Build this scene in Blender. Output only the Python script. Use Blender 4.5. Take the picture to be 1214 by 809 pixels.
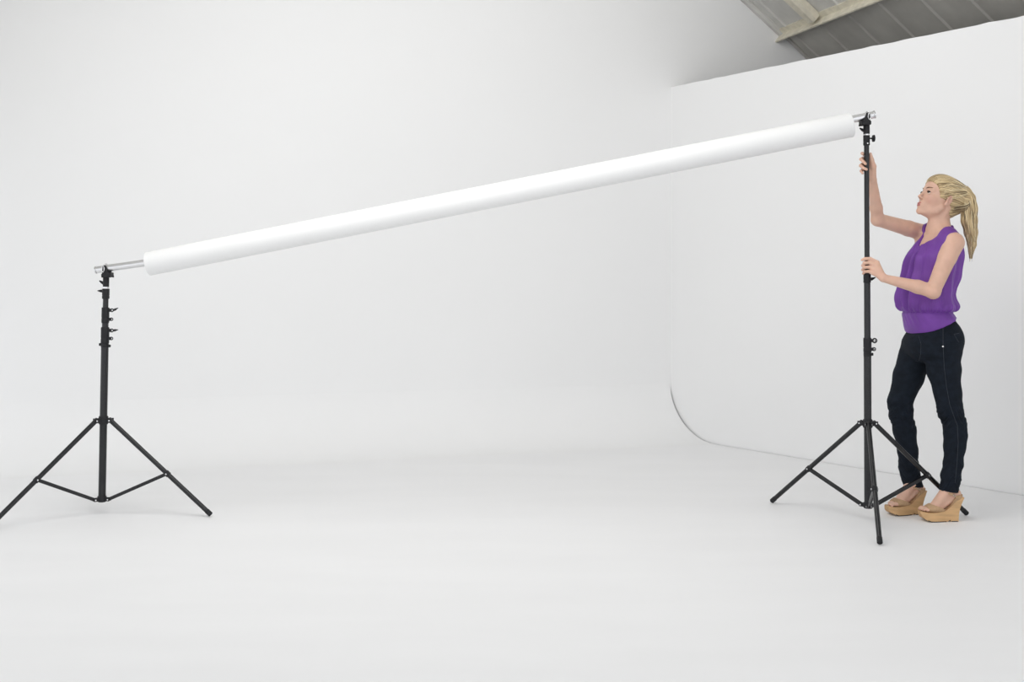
import bpy, bmesh, math, random
import numpy as np
from mathutils import Vector, Matrix, noise
from mathutils.bvhtree import BVHTree

random.seed(7)
for o in list(bpy.data.objects):
    bpy.data.objects.remove(o)
C = bpy.context.scene.collection
SC = bpy.context.scene

# ------------------------------------------------------------------ camera
FPX, CX, HORIZON, EYE = 1300.0, 607.0, 331.0, 1.2
cam_d = bpy.data.cameras.new('camera')
cam = bpy.data.objects.new('camera', cam_d)
C.objects.link(cam)
cam.location = (0, 0, EYE)
cam.rotation_euler = (math.radians(90), 0, 0)
cam_d.sensor_width = 36.0
cam_d.lens = 36.0 * FPX / 1214.0
cam_d.shift_y = -(404.5 - HORIZON) / 1214.0
cam_d.clip_end = 200
SC.camera = cam

# ------------------------------------------------------------------ world, lights, exposure
w = bpy.data.worlds.new('world')
SC.world = w
w.use_nodes = True
bg = w.node_tree.nodes['Background']
bg.inputs[0].default_value = (0.955, 0.975, 1.0, 1)
bg.inputs[1].default_value = 1.23


def area(name, loc, target, sx, sy, power, col=(1, 1, 1)):
    d = bpy.data.lights.new(name, 'AREA')
    d.shape = 'RECTANGLE'
    d.size, d.size_y = sx, sy
    d.energy = power
    d.color = col
    o = bpy.data.objects.new(name, d)
    C.objects.link(o)
    o.location = loc
    o.rotation_euler = (Vector(target) - Vector(loc)).to_track_quat('-Z', 'Y').to_euler()
    return o


area('overhead_fill_light', (-1.2, 4.6, 4.0), (-0.6, 7.2, 0.8), 4.6, 3.0, 110, (1.0, 0.995, 0.985))  # added out-of-view fill lamp, tuned to brighten the back wall and mid floor
area('overhead_fill_light', (-2.4, 5.3, 3.4), (-1.0, 7.4, 0.2), 2.4, 1.6, 34, (1.0, 0.995, 0.985))  # second added fill, unseen, lifts the left side of the cove

SC.view_settings.view_transform = 'Standard'
SC.view_settings.look = 'None'
SC.view_settings.exposure = 0.10
SC.view_settings.gamma = 1.0
SC.view_settings.use_curve_mapping = False


# ------------------------------------------------------------------ helpers
def at(px, py, Y):
    """world point seen at photo pixel (px, py) when it stands Y metres down the room"""
    return Vector(((px - CX) / FPX * Y, Y, EYE + (HORIZON - py) / FPX * Y))


def tag(o, label=None, cat=None, group=None, kind=None):
    if label: o['label'] = label
    if cat: o['category'] = cat
    if group: o['group'] = group
    if kind: o['kind'] = kind
    return o


def link(name, me, m=None, parent=None, smooth=False):
    if m is not None:
        for mm in (m if isinstance(m, (list, tuple)) else [m]):
            me.materials.append(mm)
    if smooth:
        me.polygons.foreach_set('use_smooth', [True] * len(me.polygons))
    o = bpy.data.objects.new(name, me)
    C.objects.link(o)
    if parent is not None:
        o.parent = parent
        o.matrix_parent_inverse = Matrix.Identity(4)
    return o


def empty(name, loc):
    o = bpy.data.objects.new(name, None)
    o.empty_display_size = 0.1
    C.objects.link(o)
    o.location = loc
    return o


def mat(name, col, rough=0.6, metal=0.0, noise_amt=0.0, noise_scale=20.0, bump=0.0, bump_scale=200.0,
        sss=0.0, coords='Object', stretch=(1, 1, 1), spec=0.5, col2=None, sheen=0.0):
    m = bpy.data.materials.new(name)
    m.use_nodes = True
    nt = m.node_tree
    b = nt.nodes['Principled BSDF']
    b.inputs['Base Color'].default_value = (*col, 1)
    b.inputs['Roughness'].default_value = rough
    b.inputs['Metallic'].default_value = metal
    b.inputs['Specular IOR Level'].default_value = spec
    if sheen:
        b.inputs['Sheen Weight'].default_value = sheen
    if sss:
        b.inputs['Subsurface Weight'].default_value = sss
        b.inputs['Subsurface Radius'].default_value = (0.010, 0.004, 0.002)
        b.inputs['Subsurface Scale'].default_value = 1.0
    tc = nt.nodes.new('ShaderNodeTexCoord')
    mp = nt.nodes.new('ShaderNodeMapping')
    mp.inputs['Scale'].default_value = stretch
    nt.links.new(tc.outputs[coords], mp.inputs[0])
    if noise_amt or col2:
        n = nt.nodes.new('ShaderNodeTexNoise')
        n.inputs['Scale'].default_value = noise_scale
        n.inputs['Detail'].default_value = 4
        nt.links.new(mp.outputs[0], n.inputs[0])
        r = nt.nodes.new('ShaderNodeValToRGB')
        r.color_ramp.elements[0].position = 0.32
        r.color_ramp.elements[1].position = 0.68
        c2 = col2 if col2 else tuple(min(1, c * (1 + noise_amt)) for c in col)
        c1 = col if col2 else tuple(c * (1 - noise_amt) for c in col)
        r.color_ramp.elements[0].color = (*c1, 1)
        r.color_ramp.elements[1].color = (*c2, 1)
        nt.links.new(n.outputs[0], r.inputs[0])
        nt.links.new(r.outputs[0], b.inputs['Base Color'])
    if bump:
        n2 = nt.nodes.new('ShaderNodeTexNoise')
        n2.inputs['Scale'].default_value = bump_scale
        nt.links.new(mp.outputs[0], n2.inputs[0])
        bp = nt.nodes.new('ShaderNodeBump')
        bp.inputs['Strength'].default_value = bump
        bp.inputs['Distance'].default_value = 0.002
        nt.links.new(n2.outputs[0], bp.inputs['Height'])
        nt.links.new(bp.outputs[0], b.inputs['Normal'])
    return m


M = dict(
    paint=mat('white_paint', (0.84, 0.84, 0.84), 0.75, noise_amt=0.006, noise_scale=0.8, bump=0.06, bump_scale=60, spec=0.3),
    floorpaint=mat('white_floor_paint', (0.84, 0.84, 0.845), 0.6, noise_amt=0.012, noise_scale=1.6, spec=0.3,
                   stretch=(0.6, 2.2, 1)),
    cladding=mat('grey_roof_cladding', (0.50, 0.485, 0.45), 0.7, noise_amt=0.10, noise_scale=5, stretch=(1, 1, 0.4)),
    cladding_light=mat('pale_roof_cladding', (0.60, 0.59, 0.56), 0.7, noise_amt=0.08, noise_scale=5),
    beam=mat('cream_beam_paint', (0.70, 0.655, 0.54), 0.6, noise_amt=0.10, noise_scale=18),
    black=mat('black_powder_coat', (0.007, 0.007, 0.009), 0.27, spec=0.5, noise_amt=0.1, noise_scale=60),
    plastic=mat('black_plastic', (0.010, 0.010, 0.012), 0.55, spec=0.35, bump=0.1, bump_scale=300),
    chrome=mat('polished_steel', (0.75, 0.75, 0.76), 0.22, 1.0, noise_amt=0.03),
    alu=mat('brushed_aluminium', (0.80, 0.80, 0.81), 0.30, 1.0, noise_amt=0.04, noise_scale=300, stretch=(0.05, 1, 1)),
    paper=mat('white_background_paper', (0.86, 0.86, 0.855), 0.8, noise_amt=0.006, noise_scale=6, spec=0.2),
    core=mat('brown_cardboard_core', (0.75, 0.72, 0.66), 0.85, noise_amt=0.05),
    skin=mat('skin', (0.68, 0.43, 0.325), 0.5, noise_amt=0.05, noise_scale=25, sss=0.12, bump=0.05, bump_scale=500, spec=0.35),
    hair=mat('blonde_hair', (0.24, 0.155, 0.07), 0.5, noise_amt=0.2, noise_scale=1.0, stretch=(170, 7, 1),
             col2=(0.74, 0.575, 0.325), bump=0.35, bump_scale=3),
    hair_light=mat('pale_blonde_strand', (0.80, 0.67, 0.43), 0.45, noise_amt=0.1),
    hair_dark=mat('dark_blonde_strand', (0.15, 0.105, 0.055), 0.5, noise_amt=0.15),
    brow=mat('brow_hair', (0.17, 0.10, 0.06), 0.7, noise_amt=0.1),
    lash=mat('lash', (0.015, 0.01, 0.01), 0.6, noise_amt=0.1),
    sclera=mat('eye_white', (0.75, 0.72, 0.70), 0.2, noise_amt=0.02),
    iris=mat('iris', (0.035, 0.03, 0.025), 0.15, noise_amt=0.2, noise_scale=300),
    nail=mat('nail', (0.72, 0.45, 0.38), 0.3, noise_amt=0.02),
    purple=mat('purple_silk', (0.165, 0.050, 0.315), 0.5, noise_amt=0.10, noise_scale=12, bump=0.15, bump_scale=500, spec=0.3),
    denim=mat('dark_denim', (0.0062, 0.0098, 0.0165), 0.85, noise_amt=0.25, noise_scale=40, bump=0.3, bump_scale=700, spec=0.2),
    stitch=mat('denim_stitch', (0.022, 0.028, 0.037), 0.8, noise_amt=0.15, noise_scale=90),
    suede=mat('tan_suede', (0.47, 0.31, 0.185), 0.9, noise_amt=0.1, noise_scale=90, bump=0.2, bump_scale=500, spec=0.2),
    cork=mat('tan_wedge_wood', (0.58, 0.36, 0.175), 0.55, noise_amt=0.12, noise_scale=10, stretch=(1, 1, 6)),
    rubber=mat('dark_rubber_sole', (0.035, 0.03, 0.028), 0.8, noise_amt=0.1),
)

# ------------------------------------------------------------------ the room
K = Vector((1.206, 8.34, 0))                       # where the back wall and the partition meet
wdir = Vector((1, 0.302, 0)).normalized()          # along the back wall, to the right
nrm = Vector((0.302, -1, 0)).normalized()          # out of the back wall, into the studio
pdir = Vector((-0.719, 1, 0)).normalized()         # along the partition, away from the camera
qn = Vector((-1, -0.719, 0)).normalized()          # out of the partition, into the studio
COVE = 0.455
PH = 2.66                                          # partition height
P0 = Vector((2.11, 8.61, 3.13))                    # a point on the roof's underside, on the back wall
SD = Vector((1, 0.302, -0.80))                     # down the right roof slope (per metre of x)
TD = Vector((0.302, -1, 0)).normalized()           # along the building, towards the camera
cosang = pdir.dot(-nrm)
GAP = 0.006
RIDGE_S = -2.6


def strip_mesh(rows):
    """grid mesh from rows of points"""
    me = bpy.data.meshes.new('m')
    n = len(rows[0])
    vs = [tuple(p) for r in rows for p in r]
    fs = []
    for i in range(len(rows) - 1):
        for j in range(n - 1):
            a = i * n + j
            fs.append((a, a + 1, a + n + 1, a + n))
    me.from_pydata(vs, [], fs)
    return me


# back wall with its cove down to the floor
LEFT = 11.0
rows = []
prof = []
for i in range(0, 25):
    a = math.pi / 2 * i / 24
    prof.append((COVE * (1 - math.sin(a)), COVE * (1 - math.cos(a))))   # (distance from wall, height)
for i, (d, z) in enumerate(prof):
    e = K - pdir * (d / cosang) - wdir * (GAP + .008 * math.sin(math.pi * i / 24)) + Vector((0, 0, z))
    l = K + nrm * d - wdir * LEFT + Vector((0, 0, z))
    rows.append([l.lerp(e, t / 16) for t in range(17)])
me = strip_mesh(rows)
bm = bmesh.new()
bm.from_mesh(me)


def roof_z(s):
    return P0.z - 0.80 * s if s > RIDGE_S else P0.z - 0.80 * RIDGE_S + 0.80 * (s - RIDGE_S)


# flat part of the back wall: gable up to the roof, and on behind the partition
s_K = (K - P0).dot(Vector((1, 0.302, 0))) / (1 + 0.302 ** 2)


def wallpt(s, z):
    b = P0 + Vector((1, 0.302, 0)) * s
    return Vector((b.x, b.y, z))


xs = [-LEFT * 0.957 + s_K, -8, -6, -4.5, RIDGE_S, -1.6, s_K + 0.002]
pts_lo = [wallpt(s, COVE) for s in xs]
pts_hi = [wallpt(s, max(roof_z(s), 1.9) + 0.1) for s in xs]
for i in range(len(xs) - 1):
    bm.faces.new([bm.verts.new(p) for p in (pts_lo[i], pts_lo[i + 1], pts_hi[i + 1], pts_hi[i])])
for i in range(len(xs) - 1):                        # the wall goes on down behind the cove
    bm.faces.new([bm.verts.new(p) for p in (wallpt(xs[i], -.02), wallpt(xs[i + 1], -.02), pts_lo[i + 1], pts_lo[i])])
xs2 = [s_K + 0.002, 0.0, 1.15]
for i in range(2):
    bm.faces.new([bm.verts.new(p) for p in (wallpt(xs2[i], 0), wallpt(xs2[i + 1], 0),
                                            wallpt(xs2[i + 1], roof_z(xs2[i + 1]) + 0.1), wallpt(xs2[i], roof_z(xs2[i]) + 0.1))])
bmesh.ops.remove_doubles(bm, verts=bm.verts, dist=0.0005)
bmesh.ops.recalc_face_normals(bm, faces=bm.faces)
bm.to_mesh(me)
bm.free()
tag(link('wall_back', me, M['paint'], smooth=False), kind='structure')
for p in me.polygons:
    p.use_smooth = all(me.vertices[v].co.z < COVE + 0.001 for v in p.vertices)

# floor: ends where the cove starts; narrow open joint along the partition
bm = bmesh.new()
cs = K - pdir * (COVE / cosang) - wdir * GAP
cl = K + nrm * COVE - wdir * LEFT
pe = K - pdir * 8.2 + qn * GAP
floor_pts = [cl, cs, pe, Vector((pe.x, -5, 0)), Vector((cl.x, -5, 0))]
top = [bm.verts.new((p.x, p.y, 0)) for p in floor_pts]
bm.faces.new(top)
# screed below the joint, and the floor of the space behind the partition
zz = -0.02
base = [(-11, -5.2), (9, -5.2), (9, 11), (-11, 11)]
bm.faces.new([bm.verts.new((x, y, zz)) for x, y in base])
bmesh.ops.recalc_face_normals(bm, faces=bm.faces)
me = bpy.data.meshes.new('m')
bm.to_mesh(me)
bm.free()
tag(link('floor', me, M['floorpaint']), kind='structure')

# partition wall: free-standing, lower than the roof, with a slightly rough top edge
rows = []
N = 60
PL = 4.7
th = -qn * 0.11
fr = K + Vector((0, 0, 0))
f_lo, f_hi, b_hi, b_lo = [], [], [], []
for i in range(N + 1):
    p = K - pdir * (PL * i / N)
    zt = PH + 0.006 * noise.noise(Vector((i * 0.9, 3, 1)))
    f_lo.append(Vector((p.x, p.y, -0.02)))
    f_hi.append(Vector((p.x, p.y, zt)))
    b_hi.append(Vector((p.x, p.y, zt)) + th)
    b_lo.append(Vector((p.x, p.y, -0.02)) + th)
me = strip_mesh([f_lo, f_hi, b_hi, b_lo])
bm = bmesh.new(); bm.from_mesh(me)
bm.verts.ensure_lookup_table()
n1 = N + 1
for e in (0, N):
    bm.faces.new([bm.verts[e], bm.verts[e + n1], bm.verts[e + 2 * n1], bm.verts[e + 3 * n1]])
bmesh.ops.recalc_face_normals(bm, faces=bm.faces)
bm.to_mesh(me); bm.free()
tag(link('wall_right', me, M['paint']), kind='structure')


# roof cladding, ribbed along the slope
def roof_point(s, t, drop=0.0):
    z = roof_z(s)
    b = P0 + Vector((1, 0.302, 0)) * s + TD * t
    return Vector((b.x, b.y, z - drop))


RIB0, RIBD = 0.13, 0.350


def roof_section(s0, s1, t1):
    ts = [-0.05]
    drops = [0.0]
    t = RIB0
    while t < t1:
        for dt, dr in ((-0.020, 0.0), (-0.008, 0.014), (0.008, 0.014), (0.020, 0.0)):
            ts.append(t + dt); drops.append(dr)
        t += RIBD
    ts.append(t1); drops.append(0.0)
    return strip_mesh([[roof_point(s, a, d) for a, d in zip(ts, drops)] for s in (s0, s1)])


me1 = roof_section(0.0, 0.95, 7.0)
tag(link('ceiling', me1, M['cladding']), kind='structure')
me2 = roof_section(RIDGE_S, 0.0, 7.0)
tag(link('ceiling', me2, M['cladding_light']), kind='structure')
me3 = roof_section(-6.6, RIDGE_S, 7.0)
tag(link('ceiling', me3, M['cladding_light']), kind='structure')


def prism_between(a, b, sec, side, up):
    """extrude a closed 2D section [(u, v)...] from a to b"""
    bm = bmesh.new()
    va = [bm.verts.new(a + side * u + up * v) for u, v in sec]
    vb = [bm.verts.new(b + side * u + up * v) for u, v in sec]
    n = len(sec)
    for i in range(n):
        bm.faces.new((va[i], va[(i + 1) % n], vb[(i + 1) % n], vb[i]))
    bm.faces.new(va); bm.faces.new(list(reversed(vb)))
    bmesh.ops.recalc_face_normals(bm, faces=bm.faces)
    me = bpy.data.meshes.new('m')
    bm.to_mesh(me); bm.free()
    return me


Sn = SD.normalized()
Rn = Sn.cross(TD).normalized()
if Rn.z > 0: Rn = -Rn                                # out of the roof, downwards
# angle purlin along the building
ang = [(-0.045, 0.0), (0.012, 0.0), (0.012, 0.085), (0.0, 0.085), (0.0, 0.014), (-0.045, 0.014)]
me = prism_between(roof_point(0.0, -0.02), roof_point(0.0, 7.0), ang, Sn, Rn)
tag(link('trim_1', me, M['beam']), kind='structure')
# rafter up the slope, resting on the purlin
RT = 0.55
me = prism_between(roof_point(-0.02, RT) + Rn * 0.004, roof_point(RIDGE_S, RT) + Rn * 0.004,
                   [(-0.045, 0.0), (0.045, 0.0), (0.045, 0.05), (0.02, 0.07), (-0.045, 0.07)], TD, Rn)
tag(link('trim_2', me, M['beam']), kind='structure')
# rolled flashing where the upper roof meets the back wall
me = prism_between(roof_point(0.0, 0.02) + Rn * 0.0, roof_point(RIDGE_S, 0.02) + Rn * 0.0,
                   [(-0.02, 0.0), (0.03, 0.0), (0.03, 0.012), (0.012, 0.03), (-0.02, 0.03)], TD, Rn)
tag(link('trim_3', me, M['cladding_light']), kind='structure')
me = prism_between(roof_point(0.95, -0.02) + Rn * 0.0, roof_point(0.04, 0.03),
                   [(-0.02, 0.0), (0.012, 0.0), (0.012, 0.012), (-0.02, 0.012)], TD, Rn)
tag(link('trim_4', me, M['cladding']), kind='structure')
# low outer side wall below the eave, behind the partition
o1, o2 = roof_point(0.93, -0.1), roof_point(0.93, 7.0)
me = strip_mesh([[Vector((o1.x, o1.y, -0.02)), Vector((o2.x, o2.y, -0.02))], [o1 + Vector((0, 0, .03)), o2 + Vector((0, 0, .03))]])
tag(link('wall_outer', me, M['paint']), kind='structure')


# ------------------------------------------------------------------ mesh builder for hard parts
class MB:
    def __init__(self):
        self.bm = bmesh.new()

    def ring(self, c, x, y, rx, ry, n):
        return [self.bm.verts.new(c + x * (math.cos(2 * math.pi * i / n) * rx) + y * (math.sin(2 * math.pi * i / n) * ry)) for i in range(n)]

    def bridge(self, A, B):
        n = len(A)
        for i in range(n):
            self.bm.faces.new((A[i], A[(i + 1) % n], B[(i + 1) % n], B[i]))

    def lathe(self, a, b, prof, n=24, side=None, squash=1.0):
        """revolve prof [(t 0..1, r)] about the axis a->b"""
        ax = (b - a).normalized()
        x = side if side is not None else ax.orthogonal().normalized()
        x = (x - ax * x.dot(ax)).normalized()
        y = ax.cross(x)
        prev = None
        for t, r in prof:
            c = a.lerp(b, t)
            R = self.ring(c, x, y, r, r * squash, n)
            if prev: self.bridge(prev, R)
            else: self.bm.faces.new(list(reversed(R)))
            prev = R
        self.bm.faces.new(prev)
        return self

    def tube(self, a, b, r, n=20, bev=0.12, side=None, squash=1.0):
        L = (b - a).length
        e = min(0.25, r * bev / L) if L > 0 else 0.1
        return self.lathe(a, b, [(0, r * (1 - bev)), (e, r), (1 - e, r), (1, r * (1 - bev))], n, side, squash)

    def path(self, pts, r, n=10, rads=None):
        pts = [Vector(p) for p in pts]
        prev = None
        x = None
        for i, p in enumerate(pts):
            d = (pts[min(i + 1, len(pts) - 1)] - pts[max(i - 1, 0)]).normalized()
            if x is None: x = d.orthogonal().normalized()
            x = (x - d * x.dot(d)).normalized()
            y = d.cross(x)
            rr = rads[i] if rads else r
            R = self.ring(p, x, y, rr, rr, n)
            if prev: self.bridge(prev, R)
            else: self.bm.faces.new(list(reversed(R)))
            prev = R
        self.bm.faces.new(prev)
        return self

    def torus(self, c, axis, R, r, n=28, m=10, rx=None, side=None):
        ax = axis.normalized()
        x = (side if side is not None else ax.orthogonal()).normalized()
        y = ax.cross(x)
        rx = rx or R
        rings = []
        for i in range(n):
            a = 2 * math.pi * i / n
            rad = (x * math.cos(a) * rx + y * math.sin(a) * R)
            p = c + rad
            rn = rad.normalized()
            rings.append(self.ring(p, rn, ax, r, r, m))
        for i in range(n):
            self.bridge(rings[i], rings[(i + 1) % n])
        return self

    def box(self, c, hx, hy, hz, ax=None, bev=0.15):
        X, Y, Z = ax or (Vector((1, 0, 0)), Vector((0, 1, 0)), Vector((0, 0, 1)))
        b = bmesh.new()
        bmesh.ops.create_cube(b, size=2)
        bw = min(hx, hy, hz) * bev
        for v in b.verts:
            v.co = Vector((v.co.x * hx, v.co.y * hy, v.co.z * hz))
        bmesh.ops.bevel(b, geom=list(b.edges), offset=bw, segments=2, affect='EDGES')
        mp = {}
        for v in b.verts:
            mp[v] = self.bm.verts.new(c + X * v.co.x + Y * v.co.y + Z * v.co.z)
        for f in b.faces:
            self.bm.faces.new([mp[v] for v in f.verts])
        b.free()
        return self

    def prism(self, outline, d):
        va = [self.bm.verts.new(p) for p in outline]
        vb = [self.bm.verts.new(p + d) for p in outline]
        self.bridge(va, vb)
        self.bm.faces.new(va); self.bm.faces.new(list(reversed(vb)))
        return self

    def build(self, name, m, parent=None, smooth=True):
        bmesh.ops.recalc_face_normals(self.bm, faces=self.bm.faces)
        me = bpy.data.meshes.new(name)
        self.bm.to_mesh(me)
        self.bm.free()
        o = link(name, me, m, parent, smooth)
        if smooth:
            try:
                me.set_sharp_from_angle(angle=math.radians(38))
            except Exception:
                pass
        return o


XA, YA, ZA = Vector((1, 0, 0)), Vector((0, 1, 0)), Vector((0, 0, 1))


# ------------------------------------------------------------------ the two stands
def stand(base, Y, lean, feet, tubes, collars, hub_py, low_py, spig, label, head_dir, inner):
    """heights are given as photo rows at depth Y; everything is local to the stand's base"""
    root = empty('backdrop_stand', base)
    tag(root, label, 'stand', 'black tripod stands holding the paper roll')
    H = lambda py: EYE + (HORIZON - py) / FPX * Y
    ax = lambda h: Vector((lean * h, 0, h))
    AX = Vector((lean, 0, 1)).normalized()
    names = ['lower_tube', 'middle_tube', 'inner_tube', 'upper_tube']
    for i, (p0, p1, r) in enumerate(tubes):
        MB().tube(ax(H(p0)), ax(H(p1)), r, 28).build(names[min(i, 3)], M['black'], root)
    for (p0, p1, r, fit) in collars:
        a, b = ax(H(p0)), ax(H(p1))
        c = MB()
        c.lathe(a, b, [(0, r * .86), (.04, r * .95), (.06, r), (.30, r), (.32, r * .95), (.36, r * .95), (.38, r), (.95, r), (1, r * .9)], 28)
        # split clamp lugs
        mid = a.lerp(b, .5)
        for f in fit:
            if f[0] == 'ring':
                c.box(ax(H(f[1])) + XA * (r + .002), .008, .008, .008)
        co = c.build('collar', M['plastic'], root)
        for f in fit:
            hz = ax(H(f[1]))
            if f[0] == 'ring':
                k = MB()
                cc = hz + XA * (r + .004 + f[2])
                k.torus(cc, YA, f[2] * .78, f[2] * .30, 20, 8)
                k.tube(cc - YA * .006 + XA * 0, cc - YA * .005, f[2] * .25)
                k.build('clamp_eye', M['plastic'], co)
                if len(f) > 3:
                    k = MB()
                    k.path([cc + XA * f[2] * .7, cc + XA * (f[2] * .7 + .010) + ZA * f[3] * .3, cc + XA * (f[2] * .7 + .026) + ZA * f[3]],
                           .005, 8, [.0055, .006, .0015])
                    k.build('locking_lever', M['plastic'], co)
            elif f[0] == 'knob':
                k = MB()
                k.tube(hz + XA * r * .8, hz + XA * (r + .014), .004)
                c0 = hz + XA * (r + .012)
                k.lathe(c0, c0 + XA * .013, [(0, .009), (.2, .016), (.8, .017), (1, .012)], 16)
                for q in range(6):
                    an = q * math.pi / 3
                    dd = YA * math.cos(an) + ZA * math.sin(an)
                    k.tube(c0 + XA * .003 + dd * .014, c0 + XA * .011 + dd * .014, .0045, 8)
                k.build('locking_knob', M['plastic'], co)
            elif f[0] == 'wing':
                s = f[2]
                k = MB()
                p = hz + XA * s * r * .8
                k.path([p, p + XA * s * .012 + ZA * f[3] * .4, p + XA * s * .028 + ZA * f[3]], .006, 8, [.008, .007, .002])
                k.build('locking_lever', M['plastic'], co)
            elif f[0] == 'nub':
                s = f[2]
                k = MB()
                k.box(hz + XA * s * (r + .003), .006, .008, .007, bev=.3)
                k.build('clamp_bolt', M['plastic'], co)
            elif f[0] == 'pin':
                k = MB()
                p = hz - YA * (r - .001)
                k.tube(p, p - YA * .004, .0035, 12)
                k.build('rivet', M['chrome'], co)
    # spigot and tube hook
    s0, s1 = H(spig[0]), H(spig[1])
    MB().lathe(ax(s0), ax(s1), [(0, .0150), (.1, .0155), (.82, .0155), (.9, .014), (1, .014)], 24).build('spigot', M['plastic'], root)
    MB().lathe(ax(s0 - .006), ax(s0 + .002), [(0, .013), (.1, .0165), (.9, .0165), (1, .013)], 24).build('spigot_ring', M['chrome'], root)
    k = MB()
    p = ax(s0 + .018)
    k.path([p - XA * .012, p - XA * .022 + ZA * .006, p - XA * .034 + ZA * .014], .006, 8, [.008, .007, .003])
    k.build('spigot_lever', M['plastic'], root)
    tc = spig[2] - Vector(base)               # tube centre over this stand
    hk = MB()
    top = ax(s1)
    e = XA * inner                            # towards the middle of the roll
    hk.box(top + ZA * .002, .017, .024, .010, bev=.2)
    outline = [tc + e * .030 - ZA * .038, tc + e * .014 - ZA * .010, tc + e * .006 + ZA * .016, tc - e * .008 + ZA * .016, tc - e * .012 - ZA * .030, tc - e * .012 - ZA * .042, tc + e * .030 - ZA * .046]
    hk.prism([q - YA * .026 for q in outline], YA * .006)
    hk.prism([q + YA * .020 for q in outline], YA * .006)
    hk.box(tc - ZA * .030 + e * .008, .022, .024, .010, bev=.2)
    hk.build('tube_hook', M['plastic'], root)
    hk = MB()
    hk.torus(tc - YA * .029 - ZA * .003 - e * .006, YA, .016, .0028, 28, 8, rx=.006, side=XA)
    hk.build('clamp_loop', M['chrome'], root)
    hk = MB()
    hk.path([tc + Vector((0, -.022, .012)), tc + Vector((0, -.010, .0225)), tc + Vector((0, .006, .0225)), tc + Vector((0, .021, .010))], .003, 8)
    hk.build('retaining_strap', M['chrome'], root)
    # hub and foot collar
    hh, lh = H(hub_py), H(low_py)
    hub = MB()
    hub.lathe(ax(hh - .020), ax(hh + .022), [(0, .021), (.1, .0235), (.9, .0235), (1, .0205)], 28)
    low = MB()
    low.lathe(ax(lh - .014), ax(lh + .016), [(0, .018), (.12, .0225), (.9, .0225), (1, .0205)], 28)
    dirs = []
    for fx, fy in feet:
        d = Vector((fx, fy, 0)); r = d.length; d.normalize()
        s = Vector((-d.y, d.x, 0))
        dirs.append((d, s, r))
        for sg in (-1, 1):
            hub.box(ax(hh) + d * .032 + s * sg * .0135, .016, .0022, .011, (d, s, ZA))
            low.box(ax(lh) + d * .030 + s * sg * .0095, .013, .002, .0085, (d, s, ZA))
    hub.build('leg_hub', M['plastic'], root)
    low.build('foot_collar', M['plastic'], root)
    for d, s, r in dirs:
        a = ax(hh) + d * .038
        foot = d * r + ZA * .0125
        leg = MB()
        ld = (foot - a).normalized()
        a0 = a - ld * .012
        leg.tube(a0, foot, .0118, 20, side=s, squash=1.0)
        lo = leg.build('leg', M['black'], root)
        cap = MB()
        cap.tube(foot - ld * .030, foot + ld * .004, .0128, 18, bev=.25)
        cap.build('leg_cap', M['plastic'], lo)
        for sg in (-1, 1):
            MB().tube(a + s * sg * .012, a + s * sg * .0175, .0042, 12).build('pivot_bolt', M['chrome'], lo)
        # brace from the foot collar to a clip on the leg
        b0 = ax(lh) + d * .036
        b1 = a + (foot - a) * .57
        clip = MB()
        up = ld.cross(s).normalized()
        clip.lathe(b1 - ld * .013, b1 + ld * .013, [(0, .012), (.1, .0145), (.9, .0145), (1, .012)], 18)
        clip.build('leg_clip', M['plastic'], lo)
        br = MB()
        bd = (b1 - b0).normalized()
        bu = bd.cross(s).normalized()
        m_ = (b0 + b1) / 2
        for sg in (-1, 1):
            br.box(m_ + s * sg * .0055, (b1 - b0).length / 2, .0018, .0085, (bd, s, bu), bev=.3)
        br.box(m_, (b1 - b0).length / 2 - .02, .0060, .0016, (bd, s, bu), bev=.2)
        bo = br.build('brace', M['black'], root)
        for q in (b0, b1):
            for sg in (-1, 1):
                off = .010 if q is b0 else .0135
                MB().tube(q + s * sg * (off - .006), q + s * sg * (off + .004), .0040, 12).build('rivet', M['chrome'], bo)
    return root


YR, YL = 5.45, 5.60
XR = (1029.2 - CX) / FPX * YR
XL = (120.6 - CX) / FPX * YL
tubeR = at(1027.0, 138.2, YR)
tubeL = at(126.0, 318.4, YL)
leanR = -0.0042
leanL = 0.0185
stand((XR, YR, 0), YR, leanR,
      [(1.39 - XR, 5.864 - YR), (1.656 - XR, 4.937 - YR), (2.302 - XR, 5.552 - YR)],
      [(601, 420, .0182), (420, 334, .0155), (336, 171, .0125)],
      [(422.7, 418, .0190, [('nub', 420.2, 1)]),
       (418.4, 400.6, .0196, [('ring', 414.2, .0095), ('ring', 404.0, .0125)]),
       (335.7, 325.0, .0180, [('nub', 331, 1), ('wing', 331.5, 1, .010)]),
       (172.7, 160.6, .0160, [('knob', 164.2), ('pin', 170.5)])],
      502.5, 599.5, (159.5, 146.5, tubeR),
      'black tripod backdrop stand raised high, held by the woman in purple', 1, -1)
stand((XL, YL, 0), YL, leanL,
      [(.574, -.068), (-.408, -.348), (-.193, .515)],
      [(592, 405, .0185), (406, 382, .0160), (384, 353, .0138)],
      [(412, 408, .0195, [('nub', 408.6, -1), ('nub', 410.4, 1)]),
       (408, 388.0, .0205, [('ring', 401.5, .0085), ('ring', 392.0, .0095, .004)]),
       (383.5, 364.6, .0190, [('ring', 378.7, .0085), ('ring', 368.0, .0095, .012)]),
       (354.6, 342.4, .0182, [('wing', 345.3, -1, .002)])],
      498.5, 592.0, (340.4, 327.5, tubeL),
      'black tripod backdrop stand lowered almost fully, standing alone', -1, 1)

# ------------------------------------------------------------------ crossbar and paper roll


def along(px, py):
    """a point of the bar: depth runs from the left stand to the right one"""
    f = (px - 126.0) / (1027.0 - 126.0)
    inv = (1 - f) / YL + f / YR
    return at(px, py, 1 / inv)


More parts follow.
